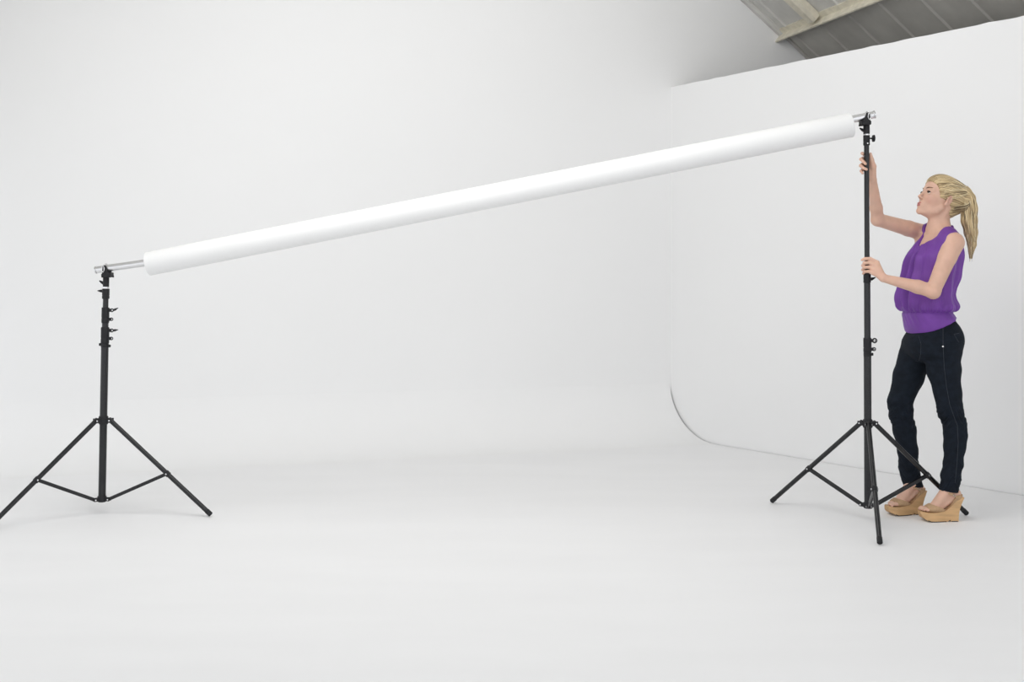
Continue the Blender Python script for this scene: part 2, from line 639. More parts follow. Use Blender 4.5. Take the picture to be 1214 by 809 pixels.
bar_pts = [along(114.3, 320.2), along(126, 318.4), along(172, 311.8), along(300, 289.5), along(600, 225.5),
           along(850, 172.5), along(1009, 142.0), along(1027, 138.2), along(1036.2, 136.2)]
cb = MB()
cb.path(bar_pts, .0185, 28)
bar = cb.build('crossbar', M['alu'])
tag(bar, 'silver aluminium crossbar through the white paper roll, hooked on both black stands', 'pole')
for a, b in ((bar_pts[0], bar_pts[1]), (bar_pts[-1], bar_pts[-2])):
    d = (a - b).normalized()
    MB().lathe(a - d * .004, a + d * .005, [(0, .0186), (.2, .0205), (.9, .0200), (1, .016)], 28).build('end_cap', M['chrome'], bar)

ra, rb = along(176, 313.0), along(1009, 148.3)
rd = (rb - ra).normalized()
RR = .0605
roll = MB()
n = 64
xx = rd.cross(ZA).normalized(); yy = rd.cross(xx)
outer, inner_ = [], []
R0 = roll.ring(ra, xx, yy, .040, .040, n)
R1 = roll.ring(ra, xx, yy, RR - .001, RR - .001, n)
R2 = roll.ring(ra + rd * .002, xx, yy, RR, RR, n)
R3 = roll.ring(rb - rd * .002, xx, yy, RR, RR, n)
R4 = roll.ring(rb, xx, yy, RR - .001, RR - .001, n)
R5 = roll.ring(rb, xx, yy, .040, .040, n)
R6 = roll.ring(ra, xx, yy, .040, .040, n)
for A, B in ((R0, R1), (R1, R2), (R2, R3), (R3, R4), (R4, R5)):
    roll.bridge(A, B)
roll_o = roll.build('paper_roll', M['paper'])
tag(roll_o, 'long roll of white background paper hanging slanted on the silver crossbar', 'paper roll')
cr = MB()
A = cr.ring(ra + rd * .001, xx, yy, .040, .040, n); B = cr.ring(rb - rd * .001, xx, yy, .040, .040, n)
A2 = cr.ring(ra + rd * .001, xx, yy, .0365, .0365, n); B2 = cr.ring(rb - rd * .001, xx, yy, .0365, .0365, n)
cr.bridge(A, B); cr.bridge(A2, B2); cr.bridge(A, A2); cr.bridge(B, B2)
cr.build('cardboard_core', M['core'], roll_o)
# loose outer edge of the paper, lying along the roll
fl = MB()
an0 = math.radians(200)
rows = []
for k in range(8):
    an = an0 + math.radians(5 * k)
    rr = RR + .0006 + .0007 * (k / 7)
    rows.append((math.cos(an) * rr, math.sin(an) * rr))
va = [fl.bm.verts.new(ra + rd * .003 + xx * x + yy * y) for x, y in rows]
vb = [fl.bm.verts.new(rb - rd * .003 + xx * x + yy * y) for x, y in rows]
for i in range(7):
    fl.bm.faces.new((va[i], va[i + 1], vb[i + 1], vb[i]))
fo = fl.build('paper_edge', M['paper'], roll_o)
sm = fo.modifiers.new('thickness', 'SOLIDIFY'); sm.thickness = .0006


# ------------------------------------------------------------------ distance-field modelling for the figure
class Field:
    def __init__(self, lo, hi, h):
        self.lo = np.array(lo, float); self.h = h
        n = np.ceil((np.array(hi) - self.lo) / h).astype(int) + 1
        self.n = n
        self.a = np.full(tuple(n), 0.5, np.float32)

    def reg(self, lo, hi):
        i0 = np.clip(np.floor((np.array(lo) - self.lo) / self.h).astype(int), 0, self.n - 1)
        i1 = np.clip(np.ceil((np.array(hi) - self.lo) / self.h).astype(int) + 1, 1, self.n)
        sl = tuple(slice(a, b) for a, b in zip(i0, i1))
        g = [(self.lo[k] + self.h * np.arange(i0[k], i1[k])).astype(np.float32) for k in range(3)]
        return sl, g[0][:, None, None], g[1][None, :, None], g[2][None, None, :]

    def comb(self, sl, d, k, op):
        c = self.a[sl]
        d = d.astype(np.float32)
        if op == 'u':
            if k > 0:
                hh = np.clip(0.5 + 0.5 * (c - d) / k, 0, 1)
                self.a[sl] = c * (1 - hh) + d * hh - k * hh * (1 - hh)
            else:
                self.a[sl] = np.minimum(c, d)
        elif op == 's':                       # subtract
            d = -d
            if k > 0:
                hh = np.clip(0.5 - 0.5 * (c - d) / k, 0, 1)
                self.a[sl] = c * (1 - hh) + d * hh + k * hh * (1 - hh)
            else:
                self.a[sl] = np.maximum(c, d)

    def cone(self, a, b, ra, rb, k=.01, op='u'):
        a = np.array(a, float); b = np.array(b, float)
        m = max(ra, rb) + .03
        sl, X, Y, Z = self.reg(np.minimum(a, b) - m, np.maximum(a, b) + m)
        d = b - a; L = float(d @ d) + 1e-12
        t = np.clip(((X - a[0]) * d[0] + (Y - a[1]) * d[1] + (Z - a[2]) * d[2]) / L, 0, 1)
        q = np.sqrt((X - a[0] - t * d[0]) ** 2 + (Y - a[1] - t * d[1]) ** 2 + (Z - a[2] - t * d[2]) ** 2) - (ra + (rb - ra) * t)
        self.comb(sl, q, k, op)

    def chain(self, pts, rs, k=.01, k0=None):
        for i in range(len(pts) - 1):
            self.cone(pts[i], pts[i + 1], rs[i], rs[i + 1], k0 if (i == 0 and k0 is not None) else k)

    def ell(self, c, r, R=None, k=.01, op='u'):
        c = np.array(c, float); r = np.array(r, float)
        m = max(r) + .03
        sl, X, Y, Z = self.reg(c - m, c + m)
        x, y, z = X - c[0], Y - c[1], Z - c[2]
        if R is not None:
            R = np.array(R, float)
            u, v, w_ = (R[i][0] * x + R[i][1] * y + R[i][2] * z for i in range(3))
        else:
            u, v, w_ = x, y, z
        k0 = np.sqrt((u / r[0]) ** 2 + (v / r[1]) ** 2 + (w_ / r[2]) ** 2)
        k1 = np.sqrt((u / r[0] ** 2) ** 2 + (v / r[1] ** 2) ** 2 + (w_ / r[2] ** 2) ** 2) + 1e-6
        self.comb(sl, k0 * (k0 - 1) / k1, k, op)

    def loft(self, secs, L, F, k=.01, e=2.2, op='u'):
        """secs: [(z, cx, cy, a, b)] ascending in z; a along L, b along F"""
        s = np.array(secs, float)
        m = s[:, 3:].max() + .04
        lo = (s[:, 1].min() - m, s[:, 2].min() - m, s[0, 0]); hi = (s[:, 1].max() + m, s[:, 2].max() + m, s[-1, 0])
        sl, X, Y, Z = self.reg(np.array(lo) - (0, 0, .03), np.array(hi) + (0, 0, .03))
        zz = np.linspace(s[0, 0], s[-1, 0], 200)
        def sm(col):
            v = np.interp(zz, s[:, 0], s[:, col])
            w_ = max(3, int(200 * .012 / (s[-1, 0] - s[0, 0]))) | 1
            pad = np.pad(v, w_ // 2, mode='edge')
            return np.convolve(pad, np.ones(w_) / w_, 'valid')
        zf = Z.ravel()
        cx, cy, A_, B_ = (np.interp(zf, zz, sm(i))[None, None, :].astype(np.float32) for i in (1, 2, 3, 4))
        u = np.abs((X - cx) * L[0] + (Y - cy) * L[1]) / A_
        v = np.abs((X - cx) * F[0] + (Y - cy) * F[1]) / B_
        q = (u ** e + v ** e + 1e-9) ** (1 / e)
        g = np.sqrt((u / A_) ** 2 + (v / B_) ** 2) / np.maximum(q, .05)
        d = (q - 1) / np.maximum(g, 1.0)
        dz = np.maximum(s[0, 0] - Z, Z - s[-1, 0])
        d = np.maximum(d, dz)
        self.comb(sl, d, k, op)

    def func(self, f, lo, hi, k=0, op='s'):
        sl, X, Y, Z = self.reg(lo, hi)
        d = f(X, Y, Z)
        d = np.broadcast_to(d, self.a[sl].shape)
        self.comb(sl, d, k, op)

    def mesh(self, name, smooth_it=2, disp=None):
        F = self.a; h = self.h
        ins = F < 0
        c = np.zeros(tuple(self.n - 1), np.int8)
        for i in (0, 1):
            for j in (0, 1):
                for k in (0, 1):
                    c += ins[i:ins.shape[0] - 1 + i, j:ins.shape[1] - 1 + j, k:ins.shape[2] - 1 + k]
        act = (c > 0) & (c < 8)
        I, J, Kk = np.nonzero(act)
        idx = np.full(act.shape, -1, np.int32)
        idx[I, J, Kk] = np.arange(len(I))
        P = np.zeros((len(I), 3)); cnt = np.zeros(len(I))
        co = [(i, j, k) for i in (0, 1) for j in (0, 1) for k in (0, 1)]
        for a in co:
            for ax_ in range(3):
                if a[ax_] == 0:
                    b = list(a); b[ax_] = 1
                    va = F[I + a[0], J + a[1], Kk + a[2]].astype(float); vb = F[I + b[0], J + b[1], Kk + b[2]].astype(float)
                    x = (va < 0) != (vb < 0)
                    t = np.where(x, va / np.where(x, va - vb, 1), 0)
                    for q in range(3):
                        P[:, q] += np.where(x, a[q] + (t if q == ax_ else 0), 0)
                    cnt += x
        P = (P / cnt[:, None] + np.stack([I, J, Kk], 1)) * h + self.lo
        quads = []
        for ax_ in range(3):
            o1, o2 = [(1, 2), (2, 0), (0, 1)][ax_]
            s0 = [slice(None)] * 3; s1 = [slice(None)] * 3
            s0[ax_] = slice(0, -1); s1[ax_] = slice(1, None)
            A_, B_ = ins[tuple(s0)], ins[tuple(s1)]
            E = np.argwhere(A_ != B_)
            ok = (E[:, o1] > 0) & (E[:, o2] > 0) & (E[:, o1] < act.shape[o1]) & (E[:, o2] < act.shape[o2])
            E = E[ok]
            fl_ = A_[E[:, 0], E[:, 1], E[:, 2]]
            def cell(d1, d2):
                e = E.copy(); e[:, o1] -= d1; e[:, o2] -= d2
                return idx[e[:, 0], e[:, 1], e[:, 2]]
            q = np.stack([cell(1, 1), cell(0, 1), cell(0, 0), cell(1, 0)], 1)
            q[~fl_] = q[~fl_][:, ::-1]
            quads.append(q)
        Q = np.concatenate(quads)
        # laplacian smoothing
        e0 = np.concatenate([Q[:, 0], Q[:, 1], Q[:, 2], Q[:, 3]]); e1 = np.concatenate([Q[:, 1], Q[:, 2], Q[:, 3], Q[:, 0]])
        deg = np.bincount(e0, minlength=len(P)) + np.bincount(e1, minlength=len(P))
        for _ in range(smooth_it):
            S = np.stack([np.bincount(e0, P[e1, q], len(P)) + np.bincount(e1, P[e0, q], len(P)) for q in range(3)], 1)
            P = P * .5 + .5 * S / deg[:, None]
        if disp is not None:
            n1_ = np.cross(P[Q[:, 2]] - P[Q[:, 0]], P[Q[:, 3]] - P[Q[:, 1]])
            Nn = np.zeros_like(P)
            for q in range(4):
                for r in range(3):
                    Nn[:, r] += np.bincount(Q[:, q], n1_[:, r], len(P))
            Nn /= np.linalg.norm(Nn, axis=1)[:, None] + 1e-12
            P = P + Nn * disp(P, Nn)[:, None]
        me = bpy.data.meshes.new(name)
        me.vertices.add(len(P)); me.vertices.foreach_set('co', P.astype(np.float32).ravel())
        me.loops.add(len(Q) * 4); me.loops.foreach_set('vertex_index', Q.astype(np.int32).ravel())
        me.polygons.add(len(Q))
        me.polygons.foreach_set('loop_start', np.arange(0, len(Q) * 4, 4, dtype=np.int32))
        try:
            me.polygons.foreach_set('loop_total', np.full(len(Q), 4, np.int32))
        except Exception:
            pass
        me.update(calc_edges=True)
        self.P, self.Q = P, Q
        return me


def bvh_of(P, Q):
    return BVHTree.FromPolygons([tuple(p) for p in P], [tuple(int(x) for x in q) for q in Q])


# figure frames
E1 = np.array((.932, -.363, 0)); E2 = np.array((.363, .932, 0)); UP = np.array((0, 0, 1.0))


def frame(yaw, pitch=0.0, roll=0.0):
    """forward, left, up of a body part turned yaw degrees from profile towards the viewer and pitched up"""
    y, p = math.radians(yaw), math.radians(pitch)
    d = -math.cos(y) * E1 - math.sin(y) * E2
    f = math.cos(p) * d + math.sin(p) * UP
    l = np.cross(UP, d)
    u = np.cross(f, l)
    if roll:
        r = math.radians(roll)
        l, u = math.cos(r) * l + math.sin(r) * u, -math.sin(r) * l + math.cos(r) * u
    return f, l, u


A = lambda px, py, Y: np.array(at(px, py, Y))
TF, TL, TU = frame(32)
HF, HL, HU = frame(29, 19)
HC = A(1114.0, 238.0, 5.555)                 # head centre


def hp(f, l, u):
    return HC + HF * f + HL * l + HU * u


HR = np.stack([HF, HL, HU])

# limb joints, from the photograph's rows and columns at their depth in the room
near_sh, near_el, near_wr = A(1130.5, 288, 5.40), A(1106, 345.5, 5.355), A(1047.5, 330, 5.395)
far_sh, far_el, far_wr = A(1096, 276.5, 5.70), A(1040.5, 260.5, 5.60), A(1034.6, 214, 5.502)
near_leg = [((1119, 405, 5.475), .080), ((1119, 440, 5.472), .078), ((1123.5, 466, 5.465), .064), ((1126, 484, 5.46), .060),
            ((1131, 502, 5.455), .0535), ((1132.8, 516, 5.452), .0535), ((1131.7, 530, 5.45), .050), ((1130, 550, 5.448), .0435),
            ((1127.3, 566, 5.447), .0455), ((1124.5, 583, 5.447), .0455)]
far_leg = [((1092, 408, 5.64), .082), ((1083.5, 428, 5.64), .080), ((1077, 447, 5.635), .074), ((1067.2, 477, 5.63), .060), ((1067.6, 490, 5.63), .056),
           ((1072.3, 510, 5.625), .055), ((1076.3, 535, 5.622), .0485), ((1077.5, 554, 5.62), .047), ((1080, 566, 5.618), .045),
           ((1083, 577, 5.615), .047)]

# shoe frames: origin on the floor under the heel, s towards the toe, w to her left
S_near = (np.array((2.236, 5.447, 0.0)), math.radians(2))
S_far = (np.array((2.113, 5.617, 0.0)), math.radians(12))


def sp(S, s, w_, z):
    O, th_ = S
    d = np.array((-math.cos(th_), -math.sin(th_), 0)); l = np.array((math.sin(th_), -math.cos(th_), 0))
    return O + d * s + l * w_ + UP * z


def foot(F_, S, side, grow=0.0):
    """side +1: left foot (big toe towards her right, w negative)"""
    g = grow
    F_.cone(sp(S, .062, 0, .20), sp(S, .064, 0, .165), .028 + g, .029 + g, .006)
    F_.cone(sp(S, .062, 0, .165), sp(S, .032, 0, .134), .029 + g, .0245 + g, .012)
    F_.cone(sp(S, .036, 0, .128), sp(S, .12, 0, .066), .0215 + g, .020 + g, .015)
    for w_ in (-.010, .010):
        F_.cone(sp(S, .078, w_ * .6, .152), sp(S, .140, w_, .072), .0225 + g, .0185 + g, .015)
    F_.ell(sp(S, .068, 0, .150), (.026 + g, .034 + g, .014 + g), None, .01)
    R = np.stack([sp(S, 1, 0, 0) - sp(S, 0, 0, 0), sp(S, 0, 1, 0) - sp(S, 0, 0, 0), UP])
    F_.ell(sp(S, .150, 0, .062), (.036 + g, .036 + g, .015 + g), R, .012)
    if grow == 0:
        for i in range(5):
            w_ = side * (-.026 + .0125 * i + (.002 if i else -.002))
            L_ = (.211, .210, .206, .200, .192)[i]
            r = .0095 if i == 0 else .0072 - .0003 * i
            F_.cone(sp(S, .168, w_, .060), sp(S, L_ - r - .008, w_, .060), r, r, .006)
            F_.cone(sp(S, L_ - r - .008, w_, .060), sp(S, L_ - r, w_, .0555), r, r * .92, .002)


def build_body():
    f = Field((1.70, 5.27, -.005), (2.40, 5.86, 1.87), .0025)
    # torso core
    for l in (0, .05, -.05):
        f.cone(A(1107, 305, 5.56) + TL * l, A(1101, 345, 5.56) + TL * l * .7, .085, .066, .03)
    f.cone(A(1112, 292, 5.56) - TL * .115 * 1 - np.array((0, 0, -.02)), A(1112, 292, 5.56) + TL * .115, .052, .052, .03)
    f.cone(A(1101, 345, 5.56) + TL * .03, A(1104, 385, 5.56) + TL * .03, .066, .072, .03)
    f.cone(A(1101, 345, 5.56) - TL * .03, A(1104, 385, 5.56) - TL * .03, .066, .072, .03)
    # collar region
    nb = A(1113.5, 272, 5.56)
    f.cone(nb, near_sh + np.array((-.01, .01, .004)), .048, .043, .03)
    f.cone(nb, far_sh + np.array((.01, 0, -.002)), .048, .040, .03)
    f.cone(nb + TF * .02 - UP * .03, nb + TF * .045 - UP * .11, .045, .06, .03)
    # neck
    f.cone(hp(-.030, 0, -.045), nb + np.array((-.004, 0, .01)), .043, .046, .025)
    f.cone(hp(-.004, 0, -.060), nb + TF * .018, .036, .037, .02)
    for s in (-1, 1):                          # the neck's long muscles and collar bones
        f.cone(hp(-.035, .044 * s, -.03), nb + TF * .048 + TL * .012 * s - UP * .018, .010, .008, .012)
        f.cone(nb + TF * .058 + TL * .018 * s - UP * .03, nb + TF * .03 + TL * .12 * s - UP * .012, .007, .007, .012)
    # head
    f.ell(hp(-.014, 0, .034), (.094, .073, .083), HR, .0)
    f.ell(hp(-.035, 0, .010), (.072, .066, .068), HR, .02)
    f.ell(hp(.030, 0, -.016), (.062, .057, .083), HR, .02)
    f.ell(hp(.034, 0, .046), (.058, .060, .056), HR, .02)
    for s in (-1, 1):
        f.cone(hp(.002, .045 * s, -.040), hp(.020, .040 * s, -.065), .016, .013, .014)
        f.cone(hp(.020, .040 * s, -.065), hp(.080, .008 * s, -.088), .013, .011, .014)
    f.ell(hp(.040, 0, -.064), (.050, .040, .034), HR, .016)
    f.ell(hp(.088, 0, -.086), (.014, .014, .014), HR, .010)
    f.ell(hp(.082, 0, -.052), (.020, .030, .024), HR, .014)
    for s in (-1, 1):
        f.cone(hp(.084, .012 * s, .032), hp(.070, .046 * s, .030), .008, .008, .012)
        f.ell(hp(.058, .041 * s, -.018), (.026, .018, .022), HR, .016)
        f.ell(hp(.099, .031 * s, .011), (.018, .017, .013), HR, .010, 's')
    # nose
    f.cone(hp(.090, 0, .022), hp(.108, 0, -.012), .0055, .0065, .008)
    f.ell(hp(.1095, 0, -.0165), (.0085, .0078, .0068), HR, .005)
    for s in (-1, 1):
        f.ell(hp(.1000, .0090 * s, -.0205), (.0080, .0048, .0056), HR, .004)
    # mouth
    f.ell(hp(.0970, 0, -.0480), (.0090, .0190, .0045), HR, .004)
    f.ell(hp(.0952, 0, -.0585), (.0095, .0170, .0055), HR, .004)
    f.ell(hp(.112, 0, -.0533), (.012, .026, .0012), HR, .002, 's')
    # eyelids round the eyeballs
    for s in (-1, 1):
        f.ell(hp(.0745, .0315 * s, .0135), (.0150, .0165, .0135), HR, .003)
        f.ell(hp(.0905, .0325 * s, .0115), (.0130, .0150, .0060), HR, .0015, 's')
    # ears
    for s in (-1, 1):
        et = HF * -.30 + HU * .95
        et /= np.linalg.norm(et)
        el_ = HL * s * .9 + HF * -.4
        el_ -= et * (el_ @ et); el_ /= np.linalg.norm(el_)
        ef = np.cross(et, el_)
        RE = np.stack([ef, el_, et])
        c = hp(-.010, .0775 * s, -.002)
        f.ell(c, (.0185, .0065, .0300), RE, .004)
        f.ell(c + el_ * .006 + HF * .003 + et * .004, (.0105, .0055, .0180), RE, .003, 's')
        f.ell(c - et * .024 + HF * .005, (.0085, .0050, .0100), RE, .004)
    # arms
    f.cone(near_sh, near_sh + (near_el - near_sh) * .30, .0520, .0440, .02)
    f.cone(near_sh + (near_el - near_sh) * .30, near_el, .0440, .0345, .01)
    m1 = near_el + (near_wr - near_el) * .30 + np.array((0, 0, .002))
    f.chain([near_el, m1, near_wr], [.0340, .0325, .0195], .012)
    f.cone(near_el + np.array((.004, 0, -.004)), near_el + np.array((.004, 0, -.006)), .0335, .031, .01)
    f.cone(far_sh, far_sh + (far_el - far_sh) * .35, .0430, .0400, .02)
    f.cone(far_sh + (far_el - far_sh) * .35, far_el, .0400, .0330, .01)
    m2 = far_el + (far_wr - far_el) * .30
    f.chain([far_el, m2, far_wr], [.0325, .0300, .0195], .012)
    # her left hand, back towards the viewer, round the pole from the front
    W = near_wr
    kn = [A(1040.0, 311.2, 5.420), A(1037.6, 315.0, 5.413), A(1035.6, 319.4, 5.411), A(1034.4, 323.8, 5.415)]
    fr_ = [.0100, .0102, .0098, .0090]
    for q, r in zip(kn, fr_):
        f.cone(W + (q - W) * .05, q, .0150, r, .010)
    fin = [[(1031.6, 306.8, 5.4275), (1025.4, 306.9, 5.431), (1021.9, 308.3, 5.438)],
           [(1031.0, 311.4, 5.4275), (1024.8, 312.0, 5.431), (1022.5, 315.2, 5.446)],
           [(1030.4, 316.8, 5.4275), (1024.8, 317.2, 5.431), (1022.5, 320.2, 5.446)],
           [(1029.8, 321.9, 5.4275), (1025.2, 322.2, 5.431), (1023.2, 324.6, 5.446)]]
    rs_ = [(.0098, .0086, .0080, .0068), (.0100, .0088, .0082, .0074), (.0096, .0086, .0080, .0073), (.0088, .0077, .0070, .0063)]
    for q, p, r in zip(kn, fin, rs_):
        f.chain([q] + [A(*t) for t in p], r, .003, .005)
    f.chain([W + np.array((-.01, .012, .01)), A(1038.5, 318, 5.438), A(1034.5, 312, 5.464), A(1029.5, 308.5, 5.4735), A(1025.5, 306.2, 5.472)],
            [.015, .0125, .0095, .0085, .0070], .005)
    # her right hand, reaching round the pole from behind
    W = far_wr
    kn = [A(1030.6, 187.5, 5.484), A(1030.4, 192.0, 5.486), A(1030.2, 197.0, 5.486), A(1030.2, 201.8, 5.484)]
    for q, r in zip(kn, fr_):
        f.cone(W + (q - W) * .05, q, .0150, r, .010)
    fin = [[(1024.8, 183.2, 5.473), (1022.2, 181.9, 5.461), (1022.8, 182.6, 5.450)],
           [(1022.6, 188.0, 5.474), (1020.6, 189.0, 5.455), (1023.4, 191.6, 5.437), (1026.2, 194.4, 5.4305)],
           [(1022.2, 195.0, 5.474), (1020.2, 196.4, 5.455), (1023.6, 199.4, 5.436), (1027.3, 201.0, 5.4300)],
           [(1022.4, 201.6, 5.472), (1020.8, 202.8, 5.458), (1022.6, 205.6, 5.444)]]
    for q, p, r in zip(kn, fin, rs_):
        r = list(r) + [r[-1] * .95]
        f.chain([q] + [A(*t) for t in p], r[:len(p) + 1], .003, .005)
    f.chain([W + np.array((-.002, -.01, .02)), A(1035.2, 197.5, 5.474), A(1033.4, 189.5, 5.462), A(1032.0, 182.4, 5.458)],
            [.0165, .0150, .0105, .0070], .006)
    # legs inside the jeans, and the feet
    for leg in (near_leg, far_leg):
        pts = [A(*p) for p, r in leg]
        f.cone(A(1106, 385, 5.56), pts[0], .08, .065, .03)
        f.chain(pts[:-1], [r * .62 for p, r in leg], .006)
    f.cone(A(1127.0, 566, 5.447), sp(S_near, .062, 0, .195), .027, .027, .006)
    f.cone(A(1080, 560, 5.617), sp(S_far, .064, 0, .195), .026, .026, .006)
    foot(f, S_near, 1)
    foot(f, S_far, -1)
    me = f.mesh('person', 2)
    return f, me


body_f, body_me = build_body()
person = link('person', body_me, M['skin'], smooth=True)
tag(person, 'blonde woman in purple sleeveless blouse, dark jeans and tan wedge sandals gripping the raised stand', 'person')
# lips
xv = body_f.P - HC
cf_v, cl_v, cu_v = xv @ HF, xv @ HL, xv @ HU
d1 = ((cu_v + .0480) / .0056) ** 2 + (cl_v / .0192) ** 2
d2 = ((cu_v + .0587) / .0062) ** 2 + (cl_v / .0170) ** 2
lip = np.clip((1.12 - np.minimum(d1, d2)) / .3, 0, 1) * ((cf_v > .088) & (cf_v < .125))
chk = .30 * np.exp(-(((cf_v - .07) / .03) ** 2 + ((np.abs(cl_v) - .045) / .022) ** 2 + ((cu_v + .022) / .022) ** 2))
earm = .32 * np.exp(-(((cf_v + .01) / .02) ** 2 + ((np.abs(cl_v) - .080) / .010) ** 2 + (cu_v / .03) ** 2))
at_ = body_me.attributes.new('lip', 'FLOAT', 'POINT')
at_.data.foreach_set('value', np.clip(lip + chk + earm, 0, 1).astype(np.float32))
nt = M['skin'].node_tree
bs = nt.nodes['Principled BSDF']
an_ = nt.nodes.new('ShaderNodeAttribute'); an_.attribute_name = 'lip'
mx = nt.nodes.new('ShaderNodeMix'); mx.data_type = 'RGBA'
src = bs.inputs['Base Color'].links[0].from_socket
nt.links.new(an_.outputs['Fac'], mx.inputs[0])
nt.links.new(src, mx.inputs[6])
mx.inputs[7].default_value = (0.50, 0.185, 0.175, 1)
nt.links.new(mx.outputs[2], bs.inputs['Base Color'])

# eyes, lashes, brows
for s in (-1, 1):
    c = Vector(hp(.0735, .0315 * s, .0125))
    bm = bmesh.new()
    bmesh.ops.create_uvsphere(bm, u_segments=24, v_segments=20, radius=.0128)
    gaze = Vector((-.80, -.15, .52)).normalized()
    if s < 0: gaze = Vector((-.88, -.05, .45)).normalized()
    for v in bm.verts: v.co += c
    for fc in bm.faces:
        dd = (fc.calc_center_median() - c).normalized()
        fc.material_index = 1 if dd.dot(gaze) > .80 else 0
    me = bpy.data.meshes.new('eye'); bm.to_mesh(me); bm.free()
    link('eye', me, [M['sclera'], M['iris']], person, True)
    L_ = MB()
    pts = []
    for k in range(9):
        a = math.pi * (.02 + .96 * k / 8)
        dl, du = -.0150 * math.cos(a), .0060 * math.sin(a) - .0015
        pts.append(hp(.0745 + .0155 * math.sqrt(max(.05, 1 - (dl / .0168) ** 2 - (du / .0135) ** 2)) + .0006, (.0325 + dl) * s, .0125 + du))
    L_.path(pts, .0012, 6, [.0012, .0021, .0027, .0030, .0031, .0031, .0028, .0022, .001])
    L_.build('eyelashes', M['lash'], person)
    L_ = MB()
    pts = []
    for k in range(9):
        t = k / 8
        pts.append(hp(.0945 - .020 * t * t, (.013 + .037 * t) * s, .0320 + .0055 * math.sin(math.pi * t * .75)))
    L_.path(pts, .0018, 6, [.0015, .0024, .0026, .0026, .0024, .0022, .0019, .0015, .0008])
    L_.build('eyebrow', M['brow'], person)


# ------------------------------------------------------------------ hair
def build_hair():
    f = Field((1.99, 5.36, 1.26), (2.42, 5.76, 1.80), .0025)
    f.ell(hp(-.020, 0, .040), (.102, .0835, .090), HR, 0)
    f.ell(hp(-.060, 0, .040), (.075, .070, .072), HR, .03)
    f.ell(hp(.014, 0, .055), (.083, .0785, .076), HR, .02)
    root = A(1144.5, 229.5, 5.53)
    f.cone(hp(-.085, 0, .035), root, .050, .026, .04)
    f.cone(hp(-.050, 0, -.02), hp(-.075, 0, .0), .055, .050, .02)      # nape hair
    # clear the face, the neck and the ears
    f.ell(hp(.128, 0, -.032), (.097, .30, .117), HR, .012, 's')
    for s in (-1, 1):
        f.ell(hp(-.008, .086 * s, -.006), (.021, .022, .027), HR, .004, 's')
    def under(X, Y, Z):
        x, y, z = X - HC[0], Y - HC[1], Z - HC[2]
        cf_ = x * HF[0] + y * HF[1] + z * HF[2]; cu_ = x * HU[0] + y * HU[1] + z * HU[2]
        lim = -.004 - np.clip((-.018 - cf_) * 2.4, -.0, .062)
        return np.maximum(cu_ - lim, -cf_ - .075)
    f.func(under, (1.99, 5.36, 1.26), (2.42, 5.76, 1.80), .006, 's')
    # ponytail
    tail = [(1143.5, 229, 5.53), (1148, 236, 5.52), (1149.5, 248, 5.52), (1149.0, 262, 5.52), (1151.0, 276, 5.52), (1152.2, 290, 5.52), (1150.8, 306, 5.52)]
    tr = [.024, .031, .036, .037, .030, .019, .005]
    f.chain([A(*p) for p in tail], tr, .012)
    # flow coordinates: round and along the sweep to the tie, then round and along the tail
    axh = root - hp(.06, 0, .06); axh /= np.linalg.norm(axh)
    o1 = HL - axh * (HL @ axh); o1 /= np.linalg.norm(o1); o2 = np.cross(axh, o1)
    T_ = np.array([A(*p) for p in tail])
    def flow(P_):
        x = P_ - HC
        a_ = np.arctan2(x @ o1, x @ o2)
        g = np.stack([a_ * .075, x @ axh, 0 * a_], 1)
        zt = T_[::-1, 2]
        cx_ = np.interp(P_[:, 2], zt, T_[::-1, 0]); cy_ = np.interp(P_[:, 2], zt, T_[::-1, 1])
        b_ = np.arctan2(P_[:, 0] - cx_, P_[:, 1] - cy_) + 2.2 * (P_[:, 2] - 1.5)
        tl = np.stack([b_ * .035, P_[:, 2], 1 + 0 * b_], 1)
        ist = (P_[:, 0] > root[0] + .008) | ((P_[:, 2] < root[2] - .06) & (P_[:, 0] > T_[1, 0] - .06) & ((x @ HF) < -.115))
        return np.where(ist[:, None], tl, g)
    f.flow = flow
    def disp(P_, N_):
        q = flow(P_)
        n1 = np.array([noise.noise(Vector((p[0] * 260, p[1] * 9, p[2]))) for p in q])
        n2 = np.array([noise.noise(Vector((p[0] * 90, p[1] * 6, p[2] + 7))) for p in q])
        return (.0016 * n1 + .0034 * n2) * np.where(q[:, 2] > .5, 1.6, 1.0)
    return f, f.mesh('hair', 2, disp), [A(*p) for p in tail], tr, root


hair_f, hair_me, tail, tail_r, hroot = build_hair()
at_ = hair_me.attributes.new('flow', 'FLOAT_VECTOR', 'POINT')
at_.data.foreach_set('vector', (hair_f.flow(hair_f.P)).astype(np.float32).ravel())
nt = M['hair'].node_tree
an_ = nt.nodes.new('ShaderNodeAttribute'); an_.attribute_name = 'flow'
mp_ = [n for n in nt.nodes if n.type == 'MAPPING'][0]
nt.links.new(an_.outputs['Vector'], mp_.inputs[0])
hair = link('hair', hair_me, M['hair'], person, True)
hb = bvh_of(hair_f.P, hair_f.Q)


